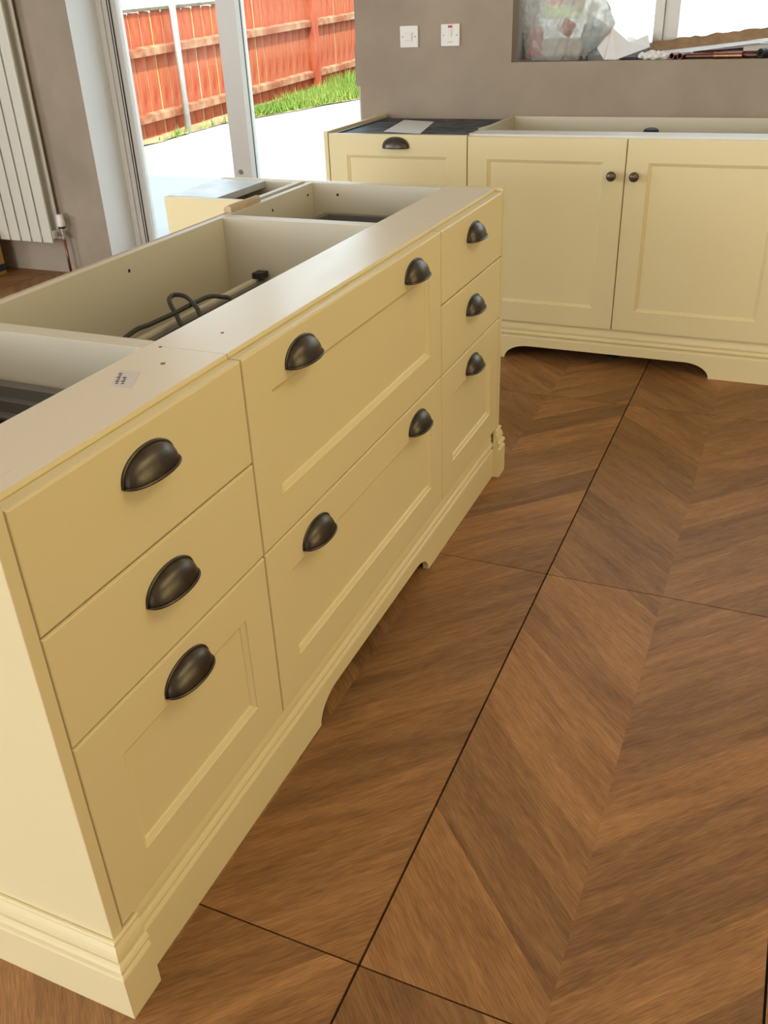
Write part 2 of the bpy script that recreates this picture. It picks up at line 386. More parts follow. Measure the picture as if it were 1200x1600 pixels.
def cup_mesh():
    a, h, d = .055, .037, .027; m = MB(); nu, nv = 28, 10
    def surf(off):
        vs = []
        for i in range(nu+1):
            s = -math.cos(math.pi*i/nu); r = max(0.0, 1-s*s)**.42
            for j in range(nv+1):
                q = math.pi/2*j/nv; vs.append(((a-off)*s, -((d-off)*r)*math.sin(q)-.0015, (h-off)*r*math.cos(q)))
        return vs
    fs = [(i*(nv+1)+j, (i+1)*(nv+1)+j, (i+1)*(nv+1)+j+1, i*(nv+1)+j+1) for i in range(nu) for j in range(nv)]
    m.add(surf(0), fs); m.add(surf(.0016), [f[::-1] for f in fs])
    lip = []
    for i in range(nu+1):
        s = -math.cos(math.pi*i/nu); r = max(0.0, 1-s*s)**.42; lip.append((a*s, -d*r-.0028, .0004))
    m.tube(lip, .0024, 8)
    # flange against the front
    out = []; inn = []
    for i in range(nu+1):
        s = -math.cos(math.pi*i/nu); r = max(0.0, 1-s*s)**.42
        out.append(((a+.0035)*s, (h+.004)*r)); inn.append(((a-.003)*s, (h-.003)*r))
    vs = []; n = nu+1
    for y in (0, -.0028): vs += [(x, y, z) for x, z in out] + [(x, y, z) for x, z in inn]
    fs = []
    for i in range(nu):
        fs += [(i, i+1, n+i+1, n+i), (2*n+i, 3*n+i, 3*n+i+1, 2*n+i+1), (i, 2*n+i, 2*n+i+1, i+1), (n+i, n+i+1, 3*n+i+1, 3*n+i)]
    m.add(vs, fs); return m
cup_proto = [None]
def cup(parent, loc, rotz=0):
    if cup_proto[0] is None:
        o = cup_mesh().build('cup_handle', M['bronze'], None, smooth=True, origin=(0, 0, 0), recalc=False)
        cup_proto[0] = o; place(o, loc, parent); o.rotation_euler = (0, 0, rotz); return o
    return dup(cup_proto[0], 'cup_handle', loc, parent, rotz)

# moulded plinth profile: (outward, height), top to floor
PROF = [(0, .1615), (.0035, .1615), (.0055, .1598), (.0062, .157), (.0055, .1542), (.0030, .1525), (.0030, .1505), (.0050, .1475), (.0078, .142), (.0098, .1355),
        (.0108, .129), (.0108, .1265), (.0055, .1250), (.0055, .1220), (.0105, .1205), (.0142, .1175), (.0165, .1125), (.0165, .1085), (.0140, .1045), (.0085, .1030), (.0085, .0998), (.0150, .0960), (.0165, .0925), (.0165, .0885)]
def swept(mb, path, prof, close_bottom):
    """path: plan points with outward unit normals already mitred: list of (x,y,nx,ny); prof: (d,z)"""
    n = len(prof); vs = []
    for x, y, nx, ny in path:
        vs += [(x+nx*d, y+ny*d, z) for d, z in prof]
    fs = []
    for i in range(len(path)-1):
        for k in range(n-1): fs.append((i*n+k, (i+1)*n+k, (i+1)*n+k+1, i*n+k+1))
        fs.append((i*n+n-1, (i+1)*n+n-1, (i+1)*n, i*n))
    fs += [tuple(range(n)), tuple((len(path)-1)*n+k for k in range(n))[::-1]]
    mb.add(vs, fs)
def arch_poly(u0, u1, a0, a1, top, h=.056, rx=.085):
    P = [(u0, top), (u0, 0), (a0, 0)]
    for i in range(1, 13):
        t = math.pi/2*i/12; P.append((a0+rx*(1-math.cos(t)), h*math.sin(t)))
    for i in range(0, 12):
        t = math.pi/2*(1-i/12); P.append((a1-rx*(1-math.cos(t)), h*math.sin(t)))
    P += [(a1, 0), (u1, 0), (u1, top)]
    return P

def leg(parent, x, y):
    m = MB(); m.lathe([(.028, 0), (.028, .008), (.016, .014), (.016, .13), (.03, .14), (.03, .1605)], lambda a, b, h: (x+a, y+b, h), 14)
    m.build('adjustable_leg', M['black'], parent)
def side(parent, xa, y0, y1, yr):
    m = MB(); t = .018
    pts = [(y0, ZB), (y1, ZB), (y1, ZR), (yr, ZR), (yr, ZR-t), (y0, ZR-t)]
    m.prism(pts, lambda a, b, d: (d, a, b), xa, xa+t); m.build('side_panel', M['carcass'], parent, bevel=.0006)
def hole(parent, c, axis, r=.003):
    c = Vector(c)
    fn = {'x': lambda a, b, h: (c.x-h, c.y+a, c.z+b), 'y': lambda a, b, h: (c.x+a, c.y-h, c.z+b), 'z': lambda a, b, h: (c.x+a, c.y+b, c.z+h)}[axis]
    MB().lathe([(r, -.002), (r, .0006)], fn, 10).build('dowel_hole', M['dowel' if axis == 'z' else 'dark'], parent)
Y0, Y1, YR = T+.008, .600, .170
X1, X2, X3 = .4965, 1.3860, 1.8810
G = .0019
def drawer_box(parent, x0, x1, y0, y1, ztop, depth):
    """grey metal sided drawer tray with a stepped rim and a black liner"""
    m = MB(); P = lambda u, v, n: (x0+u, y0+v, ztop+n)
    w, h = x1-x0, y1-y0
    ring(m, P, w, h, [(0, -depth), (0, 0), (.022, 0), (.022, -.022), (.034, -.022), (.034, -.045), (.046, -.048), (.046, -depth+.01)], True)
    ob = m.build('drawer_box', M['greymetal'], parent, bevel=.0008)
    ln = MB(); ring(ln, lambda u, v, n: (x0+.0462+u, y0+.0462+v, ztop+n), w-.0924, h-.0924, [(0, -depth+.0105), (0, -.052), (.006, -.052), (.006, -depth+.014)], True)
    ln.build('liner', M['black'], ob)
def rail(parent, x0, x1):
    o = box('top_rail', M['rail'], parent, x0, x1, T+.003, YR, ZR-.018, ZR, .0006)
    box('edge_band', M['cream'], o, x0+.0005, x1-.0005, T+.0018, T+.0031, ZR-.0178, ZR-.0004, .0003)
    return o
def stack_unit(x0, x1, label):
    u = thing('drawer_cabinet', label, 'cabinet', ((x0+x1)/2, .3, 0))
    carc(u, x0, x1)
    h = [.3575, .1790, .1785]          # from the bottom up
    z = ZB
    for i, hh in enumerate(h):
        f = front('drawer_front', u, (x0+G, 0, z+G), '-y', x1-x0-2*G, hh-2*G, border=.079 if i == 0 else None)
        zc = {0: .452, 1: .617, 2: .806}[i]
        cup(f, ((x0+x1)/2-.004, 0, zc))
        z += hh
    return u
def carc(u, x0, x1):
    t = .018
    side(u, x0, Y0, Y1, YR); side(u, x1-t, Y0, Y1, YR)
    box('bottom_panel', M['carcass'], u, x0+t, x1-t, Y0, Y1, ZB, ZB+t)
    box('back_panel', M['carcass'], u, x0+t, x1-t, Y1-t, Y1, ZB+t, ZR)
    rail(u, x0+.0004, x1-.0004)
    for lx in (x0+.07, x1-.07):
        for ly in (Y0+.09, Y1-.06): leg(u, lx, ly)

# ------------------------------------------------------------------ the island
c1 = stack_unit(0, X1, 'cream three-drawer island cabinet with a paper label stuck on its top rail')
drawer_box(c1, .05, X1-.022, .06, .56, .792, .10)
hole(c1, (.43, .095, ZR), 'z', .004); hole(c1, (.492, .144, ZR), 'z', .003)
c2 = thing('pan_drawer_cabinet', 'wide cream island cabinet with two deep pan drawers and four cup handles', 'cabinet', ((X1+X2)/2, .3, 0))
carc(c2, X1, X2)
for z0, z1, zh in ((ZB, .518, .452), (.518, ZT, .812)):
    f = front('drawer_front', c2, (X1+G, 0, z0+G), '-y', X2-X1-2*G, z1-z0-2*G, border=.079)
    cup(f, (X1+.187, 0, zh)); cup(f, (X2-.170, 0, zh))
bk = box('drawer_box', M['carcass'], c2, X1+.03, X2-.03, .478, .494, .52, .742)
box('rail_strip', M['greymetal'], bk, X1+.03, X2-.03, .464, .4775, .60, .736)
box('clip', M['black'], bk, X2-.055, X2-.022, .462, .49, .742, .757)
hole(c2, (.978, Y1-.018, .847), 'y', .004); hole(c2, (.582, .086, ZR), 'z', .003)
c3 = stack_unit(X2, X3, 'cream three-drawer island cabinet at the end facing the sink units')
drawer_box(c3, X2+.05, X3-.03, .06, .54, .80, .10)
for c, ax in (((1.50, Y1-.018, .845), 'y'), ((1.62, Y1-.018, .85), 'y'), ((1.83, Y1-.018, .852), 'y'), ((X3-.018, .50, .85), 'x')): hole(c3, c, ax, .004)

ep = box('gable_panel', M['cream_end'], None, -.022, -.0008, 0, .62, 0, ZR, .0012)
tag(ep, 'bright cream end panel of the island beside the labelled drawer cabinet', 'panel')
ep2 = box('gable_panel', M['cream'], None, X3+.0008, X3+.022, 0, .912, 0, ZR, .0012)
tag(ep2, 'cream end panel of the island facing the sink units', 'panel')
bp = box('back_cladding_panel', M['rawedge'], None, -.0005, 1.5735, Y1+.001, Y1+.021, .02, ZR-.004, .0008)
tag(bp, 'raw-edged board cladding the back of the island', 'panel')

def end_skirting(label, xf, s, ret):
    """skirting wrapped round an end panel: front return, mitre, then along the end. s = -1 near end, +1 far end"""
    m = MB(); prof = PROF + [(.0165, 0), (0, 0)]
    r2 = 1.0
    path = [(xf-s*ret, -.0005, 0, -1), (xf, -.0005, s, -1), (xf, .62 if s < 0 else .90, s, 0)]
    swept(m, path, prof, True)
    m.box(xf-s*ret, xf-s*.0232, -.0006, .0043, 0, .1600)
    return tag(m.build('skirting_board', M['cream'], None), label, 'skirting')
end_skirting('moulded cream skirting wrapped round the bright end panel of the island', -.0228, -1, .052)
end_skirting('moulded cream skirting wrapped round the island end near the sink units', X3+.0228, 1, .045)
m = MB()
swept(m, [(.0, .021, 0, -1), (X3, .021, 0, -1)], PROF + [(0, .0885)], True)
m.prism(arch_poly(0, X3, .640, 1.285, .0885), lambda a, b, d: (a, d, b), .0045, .0205)
tag(m.build('plinth_board', M['cream'], None), 'cream plinth with a shallow arched cut-out under the island drawers', 'plinth')

# small open cabinet on the back of the island
c4 = thing('shallow_cabinet', 'narrow open-topped cabinet with a grey sheen-tinted top rail on the back of the island', 'cabinet', (1.73, .77, 0))
ya, yb = .622, .908; xa, xb = 1.575, X3
box('side_panel', M['cream'], c4, xa, xa+.018, ya, yb, .10, ZR)
box('side_panel', M['carcass'], c4, xb-.0185, xb-.0005, ya, yb, .10, ZR-.001)
box('back_panel', M['carcass'], c4, xa+.018, xb-.0185, ya, ya+.018, .12, ZR)
box('front_panel', M['cream'], c4, xa+.018, xb-.0185, yb-.018, yb, .12, ZR-.02)
box('bottom_panel', M['carcass'], c4, xa+.018, xb-.0185, ya+.018, yb-.018, .10, .12)
box('top_rail', M['sheenrail'], c4, xa+.0185, xb-.0185, .742, yb, ZR-.0185, ZR+.0005)
for lx in (xa+.05, xb-.05):
    MB().lathe([(.026, 0), (.026, .008), (.015, .014), (.015, .10)], lambda a, b, h: (lx+a, .78+b, h), 12).build('adjustable_leg', M['black'], c4)
# moulding offcut lying on the back edge
m = MB(); pr = [(0, 0), (.022, 0), (.024, .006), (.020, .013), (.012, .017), (.004, .016), (0, .011)]
m.prism(pr, lambda a, b, d: (d, .590+a, ZR+b), 1.425, 1.574)
tag(m.build('moulding_offcut', M['rawedge'], None, bevel=.0008), 'short brown wooden moulding offcut on the back edge of the island', 'offcut')

# paper label on the rail with two lines of faint print
lb = thing('paper_label', 'small printed paper label stuck on the island top rail', 'label', (.356, .11, ZR))
m = MB(); q = [(.326, .113), (.331, .080), (.388, .106), (.386, .139)]
m.prism(q, lambda a, b, d: (a, b, d), ZR+.0001, ZR+.0005); m.build('paper', M['labelpaper'], lb)
for k, (o0, n) in enumerate(((.010, 6), (.020, 4))):
    m = MB()
    for i in range(n):
        t = i/6; x = .338+.040*t+.002*k; y = .118-o0*.9+t*.022
        m.box(x, x+.0045, y, y+.0035+.002*(i % 2), ZR+.0006, ZR+.0008)
    m.build('print_line', M['ink'], lb)

# cable coiled in the pan cabinet
def smooth_path(pts, n=8):
    out = []; P = [Vector(p) for p in pts]
    for i in range(len(P)-1):
        p0, p1, p2, p3 = P[max(i-1, 0)], P[i], P[i+1], P[min(i+2, len(P)-1)]
        for k in range(n):
            t = k/n
            out.append(.5*((2*p1)+(-p0+p2)*t+(2*p0-5*p1+4*p2-p3)*t*t+(-p0+3*p1-3*p2+p3)*t**3))
    out.append(P[-1]); return out
cb = MB().tube(smooth_path([(.56, .545, .60), (.70, .53, .70), (.832, .491, .757), (.888, .476, .764), (.94, .455, .772), (.994, .438, .780), (1.051, .435, .780), (1.074, .416, .775), (1.088, .398, .765),
                            (1.08, .36, .72), (1.00, .34, .66), (.92, .36, .69), (.925, .421, .752), (.951, .454, .770), (.958, .469, .785), (.98, .487, .792), (1.005, .49, .793), (1.003, .46, .792), (.98, .42, .780), (.969, .403, .765),
                            (.95, .36, .71), (.86, .33, .62), (.74, .34, .56)]), .0050, 10)
tag(cb.build('power_cable', M['cable'], None, smooth=True), 'dark grey power cable coiled inside the wide island cabinet', 'cable')

# ------------------------------------------------------------------ sink run along the far wall
XR = 2.927
A0, A1, A2, YE = .4583, -.1530, -.7643, 1.0600
sk = thing('sink_cabinet', 'cream double-door sink cabinet with open top and two round knobs', 'cabinet', (XR+.3, -.15, 0))
tt = .018; xb0 = XR+T+.001; xbk = XW-.02
for yy in (A0-tt-.0006, A2): box('side_panel', M['carcass'], sk, xb0, xbk, yy, yy+tt, ZB, ZR)
box('bottom_panel', M['carcass'], sk, xb0, xbk, A2+tt, A0-tt-.0006, ZB, ZB+tt)
box('back_panel', M['carcass'], sk, xbk-tt, xbk, A2+tt, A0-tt-.0006, ZB+tt, ZR)
box('top_rail', M['sinkrail'], sk, xb0+.001, xb0+.110, A2+tt, A0-tt-.0006, ZR-.018, ZR)
for ly in (.38, -.15, -.69):
    for lx in (xb0+.12, xbk-.08): leg(sk, lx, ly)
for ya_, yb_, yk in ((A0, A1, -.107), (A1, A2, -.190)):
    d = front('door', sk, (XR, ya_-G, ZB+G), '-x', ya_-yb_-2*G, ZT-ZB-2*G, border=.080)
    m = MB(); m.lathe([(.0105, 0), (.0105, .002), (.0062, .005), (.006, .012), (.0105, .016), (.0165, .020), (.0178, .0245), (.0165, .029), (.012, .0325), (.006, .0345), (.001, .035)],
                      lambda a, b, h: (XR-h, yk+a, .748+b), 28)
    m.build('knob', M['knob'], d, smooth=True)
wp = MB().lathe([(.031, .0135), (.031, .018), (.0265, .019), (.0265, .66), (.030, .662), (.030, .690), (.026, .697), (.016, .701), (.004, .702)], lambda a, b, h: (3.30+a, -.178+b, .1605+.0185+h-.0135), 20)
tag(wp.build('waste_pipe', M['black'], None, smooth=False), 'black capped waste pipe standing inside the sink cabinet', 'pipe')

dw = thing('dishwasher', 'built-in dishwasher behind a cream panelled front, dark felt on its bare top', 'appliance', (XR+.3, .76, 0))
box('body', M['greymetal'], dw, xb0, xbk, A0+.008, YE-.006, .03, .858)
box('top_felt', M['mat'], dw, xb0+.02, xbk-.01, A0+.02, YE-.02, .858, .868)
box('front_trim', M['steel'], dw, xb0, xb0+.018, A0+.004, YE-.003, .858, .874)
box('side_trim', M['steel'], dw, xb0+.018, xbk, YE-.018, YE-.003, .858, .874)
for lx in (xb0+.1, xbk-.1):
    for ly in (A0+.06, YE-.06):
        MB().lathe([(.02, 0), (.02, .01), (.01, .012), (.01, .03)], lambda a, b, h: (lx+a, ly+b, h), 12).build('foot', M['black'], dw)
d = front('door', dw, (XR, YE-G, ZB+G), '-x', YE-A0-2*G, ZT+.003-ZB-2*G, border=.080)
cup(d, (XR, .758, .828), -math.pi/2)
m = MB(); m.prism([(xb0+.02, A0+.004), (xb0+.10, A0+.035), (xb0+.17, A0+.015), (xb0+.25, A0+.045), (xb0+.42, A0+.02), (xb0+.42, A0+.002), (xb0+.02, A0+.002)], lambda a, b, z: (a, b, z), .8685, .8705)
m.build('torn_tape', M['tape'], dw)
e = box('gable_panel', M['cream'], None, XR-.002, XW-.001, YE+.0005, YE+.0185, 0, ZR+.003, .001)
tag(e, 'cream end panel closing the sink run beside the patio doors', 'panel')
pp = MB(); pq = [(3.06, .868), (3.02, .690), (3.40, .772), (3.45, .935)]
pp.prism(pq, lambda a, b, z: (a, b, z), .8690, .8698)
tag(pp.build('paper_sheet', M['paper'], None), 'white paper sheet lying on the dishwasher top', 'paper')

m = MB(); yl = 1.0600; yr_ = A2-.02
swept(m, [(XR+.019, yl, -1, 0), (XR+.019, yr_, -1, 0)], PROF + [(0, .0885)], True)
m.prism(arch_poly(0, yl-yr_, yl-.285, yl+.545, .0885, rx=.10, h=.058), lambda a, b, d: (d, yl-a, b), XR+.0025, XR+.019)
tag(m.build('plinth_board', M['cream'], None), 'cream plinth with an arched cut-out under the sink cabinet', 'plinth')
e = box('gable_panel', M['cream'], None, XR+.0, XW-.001, A2-.0195, A2-.0005, .1585, ZR, .001)
tag(e, 'cream end panel closing the sink run on the side away from the dishwasher', 'panel')

# ------------------------------------------------------------------ switches
def plate(name, label, y, z, fused):
    s = thing(name, label, 'switch', (XW, y, z-.043))
    box('face_plate', M['switch'], s, XW-.009, XW+.001, y-.043, y+.043, z-.043, z+.043, .003)
    for dy in (-.030, .030):
        MB().lathe([(.0035, 0), (.0035, .0012)], lambda a, b, h: (XW-.009-h, y+dy+a, z+b), 12).build('screw', M['steel'], s)
    if not fused:
        box('rocker_surround', M['switch'], s, XW-.0115, XW-.008, y-.018, y+.018, z-.018, z+.018, .001)
        box('rocker', M['switch'], s, XW-.0150, XW-.010, y-.014, y+.014, z-.014, z+.014, .002)
    else:
        box('neon_indicator', M['red'], s, XW-.0105, XW-.008, y-.010, y+.010, z+.028, z+.037, .0008)
        box('rocker', M['switch'], s, XW-.0140, XW-.008, y-.007, y+.007, z-.006, z+.021, .0015)
        box('flex_outlet', M['tape'], s, XW-.0098, XW-.0085, y-.012, y+.012, z-.028, z-.024, .0003)
plate('light_switch', 'white single rocker switch without indicator on the plaster wall', .940, 1.198, False)
plate('fused_switch', 'white switch with a red indicator on the plaster wall', .747, 1.200, True)

# ------------------------------------------------------------------ patio doors
XF = 3.787
door = bpy.data.objects.new('door_1', None); COL.objects.link(door); place(door, (XF, 2.0, 0)); tag(door, kind='structure')
def frm(name, mat, parent, *b): return box(name, mat, parent, *b, .002)
frm('frame', M['upvc'], door, XF, XO+.02, DY1-.068, DY1-.0045, 0, DZ1)
frm('frame', M['upvc'], door, XF, XO+.02, DY0+.001, DY0+.06, .0, DZ1)
frm('frame', M['upvc'], door, XF, XO+.02, DY0+.06, DY1-.068, DZ1-.06, DZ1)
frm('threshold', M['upvc'], door, XF, XO+.05, DY0+.06, DY1-.068, 0, .035)
frm('frame_bead', M['upvc'], door, XF-.012, XF+.004, DY1-.040, DY1-.0045, 0, DZ1)
frm('gasket', M['gasket'], door, XF+.002, XF+.03, DY1-.0705, DY1-.0680, .035, DZ1-.06)
frm('gasket', M['gasket'], door, XF+.004, XF+.03, DY1-.0835, DY1-.0805, .035, DZ1-.06)
frm('frame_strip', M['upvc'], door, XF+.006, XF+.03, DY1-.0805, DY1-.0705, .035, DZ1-.06)
def sash(y0, y1, wl, wr, xo):
    """y0 = left (larger) edge"""
    sh = frm('sash', M['upvc'], door, xo, xo+.05, y0-wl, y0, .036, DZ1-.06)
    frm('stile', M['upvc'], sh, xo, xo+.05, y1, y1+wr, .036, DZ1-.06)
    frm('rail', M['upvc'], sh, xo, xo+.05, y1+wr, y0-wl, .036, .13)
    frm('rail', M['upvc'], sh, xo, xo+.05, y1+wr, y0-wl, DZ1-.14, DZ1-.06)
    MB().box(xo+.022, xo+.028, y1+wr-.005, y0-wl+.005, .125, DZ1-.135).build('pane', M['glass'], sh)
    return sh
s1 = sash(DY1-.0835, 1.978, .036, .112, XF+.012)
frm('gasket', M['gasket'], s1, XF+.0625, XF+.0695, 1.9765, 1.990, .04, DZ1-.07)
s2 = sash(2.062, DY0+.061, .075, .075, XF+.070)
MB().lathe([(.012, 0), (.012, .010), (.008, .016)], lambda a, b, h: (XF+.012-h, 2.045+a, .560+b), 14).build('bolt', M['steel'], s1)

# ------------------------------------------------------------------ kitchen window
XK = 3.752
win = bpy.data.objects.new('window_1', None); COL.objects.link(win); place(win, (XK, -.5, WZ0)); tag(win, kind='structure')
frm('frame', M['upvc'], win, XK, XK+.07, WY1-.06, WY1-.001, WZ0, WZ1)
frm('frame', M['upvc'], win, XK, XK+.07, WY0+.001, WY0+.06, WZ0, WZ1)
frm('frame', M['upvc'], win, XK, XK+.07, WY0+.06, WY1-.06, WZ0, WZ0+.055)
frm('frame', M['upvc'], win, XK, XK+.07, WY0+.06, WY1-.06, WZ1-.06, WZ1)
frm('mullion', M['upvc'], win, XK-.004, XK+.07, -.180, -.122, WZ0+.03, WZ1-.03)
frm('casement', M['upvc'], win, XK-.018, XK+.05, -.1215, -.082, WZ0+.056, WZ1-.06)
MB().box(XK+.030, XK+.036, -.115, WY1-.055, WZ0+.05, WZ1-.055).build('pane', M['glass'], win)
MB().box(XK+.030, XK+.036, WY0+.055, -.180, WZ0+.05, WZ1-.055).build('pane', M['glass'], win)

# ------------------------------------------------------------------ things on the window sill
ZS = WZ0+.0005
from mathutils import noise as mn
def bag():
    m = MB(); nu, nv = 150, 90
    vs = []
    for j in range(nv+1):
        v = j/nv; ph = math.pi*v
        for i in range(nu):
            th = 2*math.pi*i/nu
            # lumpy sack: wide bottom, bulging, drawn in towards a tied neck well above the sill
            rr = math.sin(ph)**.55
            z = -math.cos(ph)
            x = math.cos(th)*rr; y = math.sin(th)*rr
            px, py, pz = x*.080, y*.152, z*.215
            if y < 0 and z < .2: py -= .09*max(0, -y)**2*(1-max(z+.4, 0))*.8
            q = Vector((px*9+3, py*9, pz*9)); n1 = mn.noise(q)*.020
            q2 = Vector((px*30, py*22, pz*14+7)); n2 = (1-abs(mn.noise(q2)))*.012-.009+(1-2*abs(mn.noise(Vector((px*12+9, py*45+pz*20, pz*10)))))*.006+mn.noise(Vector((px*60, py*70-pz*25, pz*40)))*.004
            k = 1+(n1+n2)/.12
            X = 3.643+px*k; Y = .300+py*k; Z = ZS+.215+pz*k
            if Z < ZS: Z = ZS+ (0.0003 if X > XW-.004 else max(-.012, (Z-ZS)))
            vs.append((X, Y, Z))
    fs = []
    for j in range(nv):
        for i in range(nu):
            i2 = (i+1) % nu; fs.append((j*nu+i, j*nu+i2, (j+1)*nu+i2, (j+1)*nu+i))
    m.add(vs, fs); return m
b = bag().build('plastic_bag', M['film'], None, smooth=True)
tag(b, 'clear crumpled plastic bag full of packaging on the window sill', 'bag')
m = MB(); nu, nv = 26, 14; vs = []
for j in range(nv+1):
    for i in range(nu+1):
        u, v = i/nu, j/nv
        y = .195-.28*u; z = ZS+.001+(.125*(1-u)**1.4+.052)*v; x = 3.715-.03*(1-v)+.03*mn.noise(Vector((u*6, v*5, 2)))+.012*mn.noise(Vector((u*17, v*13, 5)))
        vs.append((min(x, 3.74), y+.008*mn.noise(Vector((u*9, v*9, 9))), z))
fs = [(j*(nu+1)+i, j*(nu+1)+i+1, (j+1)*(nu+1)+i+1, (j+1)*(nu+1)+i) for j in range(nv) for i in range(nu)]
m.add(vs, fs); o = m.build('bag_skirt', M['film'], b, smooth=True)
def packet(label, c, s, rot, mat):
    m = MB().box(-s[0]/2, s[0]/2, -s[1]/2, s[1]/2, 0, s[2]); o = m.build('packet', M[mat], None, bevel=.006, origin=(0, 0, 0))
    place(o, c); o.rotation_euler = rot; tag(o, label, 'packet'); return o
packet('red printed packet standing at the reveal side of the plastic bag', (3.622, .385, ZS+.018), (.03, .055, .11), (0, .05, .1), 'redprint')
packet('red square packet in the middle of the plastic bag', (3.598, .262, ZS+.098), (.02, .055, .058), (.5, .05, -.1), 'redprint')
packet('pale blue packet inside the plastic bag next to the papers', (3.66, .175, ZS+.03), (.02, .08, .10), (.2, .1, -.2), 'bluepack')
packet('grey carton at the bottom of the plastic bag', (3.66, .29, ZS+.012), (.08, .20, .07), (0, 0, .1), 'tissue')

def sheet(name, label, pts, th=.0008, mat='paper'):
    m = MB(); P = [Vector(p) for p in pts]; n = (P[1]-P[0]).cross(P[2]-P[0]).normalized()*th
    k = len(P); m.add([p-n for p in P]+[p+n for p in P], [tuple(range(k))[::-1], tuple(range(k, 2*k))]+[(i, (i+1) % k, k+(i+1) % k, k+i) for i in range(k)])
    return m
lf = thing('folded_leaflet', 'folded white leaflet propped open on the window sill beside the bag', 'leaflet', (3.62, .05, ZS))
sheet('', '', [(3.570, .080, ZS+.004), (3.640, .070, ZS+.118), (3.615, -.010, ZS+.062), (3.600, -.085, ZS+.090), (3.575, -.100, ZS+.046), (3.562, .03, ZS+.003)]).build('leaf', M['paper'], lf)
sheet('', '', [(3.572, .082, ZS+.004), (3.642, .072, ZS+.120), (3.655, .125, ZS+.070), (3.61, .120, ZS+.042)]).build('leaf', M['tissue'], lf)
m = MB(); nu, nv = 40, 16; vs = []
for i in range(nu+1):
    u = i/nu; r0 = .016*(math.sin(math.pi*min(max(u, .02), .98))**.4)
    for j in range(nv):
        t = 2*math.pi*j/nv; r = r0*(1+.7*mn.noise(Vector((u*9, math.cos(t)*1.5, math.sin(t)*1.5))))
        vs.append((3.585+r*math.cos(t)*1.2, -.055-.125*u, max(ZS+.0003, ZS+.015+r*math.sin(t))))
fs = [(i*nv+j, i*nv+(j+1) % nv, (i+1)*nv+(j+1) % nv, (i+1)*nv+j) for i in range(nu) for j in range(nv)]
m.add(vs, fs); tag(m.build('crumpled_tissue', M['tissue'], None), 'twisted white tissue on the window sill between leaflet and copper pipes', 'tissue')
# torn cardboard strip leaning over the pipes
cs = thing('cardboard_strip', 'long torn brown cardboard strip with a white underside, lying over the pipes', 'cardboard', (3.66, -.35, ZS))
top = []; n = 30
for i in range(n+1):
    u = i/n; top.append((3.675+.01*u, -.095-.62*u, ZS+.062+.060*u+.010*(mn.noise(Vector((u*14, 3, 1)))+.5*mn.noise(Vector((u*40, 1, 1))))))
m = MB(); vs = []
for (x, y, z) in top:
    u = (-.095-y)/.62; zb = ZS+.028+.056*u
    vs += [(x, y, z), (x-.035, y, zb), (x-.035+.003, y, zb-.003), (x+.004, y, z-.002)]
fs = []
for i in range(n):
    for k in range(4): fs.append((i*4+k, i*4+(k+1) % 4, (i+1)*4+(k+1) % 4, (i+1)*4+k))
fs += [(0, 1, 2, 3), (n*4+3, n*4+2, n*4+1, n*4)]
m.add(vs, fs); m.build('brown_face', M['card'], cs)
m = MB(); vs = []
for i in range(n+1):
    u = i/n; y = -.095-.62*u; zb = ZS+.0245+.056*u
    vs += [(3.640+.01*u, y, zb), (3.600, y+.01, zb-.017+.012*u), (3.600, y+.01, zb-.019+.012*u), (3.642+.01*u, y, zb-.002)]
m.add(vs, [(i*4+k, i*4+(k+1) % 4, (i+1)*4+(k+1) % 4, (i+1)*4+k) for i in range(n) for k in range(4)]+[(0, 1, 2, 3), (n*4+3, n*4+2, n*4+1, n*4)])
m.build('white_flap', M['paper'], cs)
def cpipe(label, a, b_, r, mat, group=None):
    o = MB().pipe(a, b_, r, r*.8).build('copper_tube', M[mat], None, smooth=False); tag(o, label, 'pipe', group); return o
R1 = .0115
cpipe('short bright copper tube at the front edge of the window sill', (3.566, -.352, ZS+R1+.0003), (3.566, -.458, ZS+R1+.0003), R1, 'copper')
GP = 'dark copper tubes under the cardboard strip'
PL = 'tarnished dark copper tube in the heap under the cardboard strip'
cpipe('tarnished dark copper tube butting against the short bright copper tube', (3.583, -.245, ZS+.0105), (3.588, -.350, ZS+.0105), .0100, 'oldcopper', GP)
cpipe('tarnished copper tube with its open end beside the twisted tissue', (3.568, -.190, ZS+.0125), (3.660, -.235, ZS+.0125), .0120, 'oldcopper')
cpipe('tarnished copper tube with its open end second from the twisted tissue', (3.564, -.222, ZS+.0125), (3.650, -.262, ZS+.0125), .0120, 'oldcopper')
cpipe('tarnished dark copper tube sloping up under the cardboard strip', (3.605, -.27, ZS+.016), (3.650, -.46, ZS+.026), .0110, 'oldcopper', GP)
cpipe('tarnished dark copper tube beside the black pipe collar', (3.590, -.470, ZS+.0115), (3.592, -.60, ZS+.0115), .0110, 'oldcopper', GP)
cpipe('tarnished dark copper tube lying flat behind the short bright copper tube', (3.615, -.36, ZS+.0125), (3.615, -.56, ZS+.0125), .0115, 'oldcopper', GP)
o = MB().pipe((3.562, -.524, ZS+.0175), (3.582, -.540, ZS+.0175), .017, .008).build('pipe_collar', M['black'], None); tag(o, 'black round pipe collar standing beside the bright copper tube', 'pipe fitting')
o = MB().pipe((3.640, -.455, ZS+.026), (3.655, -.70, ZS+.026), .0255, .022).build('plastic_pipe', M['upvc'], None); tag(o, 'white plastic pipe lying behind the copper tubes', 'pipe')
m = MB(); m.box(3.56, 3.578, .150, .180, ZS, ZS+.007); m.box(3.56, 3.578, .150, .157, ZS+.007, ZS+.018); m.box(3.56, 3.578, .173, .180, ZS+.007, ZS+.018)
tag(m.build('pipe_clip', M['black'], None, bevel=.001), 'small black pipe clip in front of the plastic bag', 'clip')
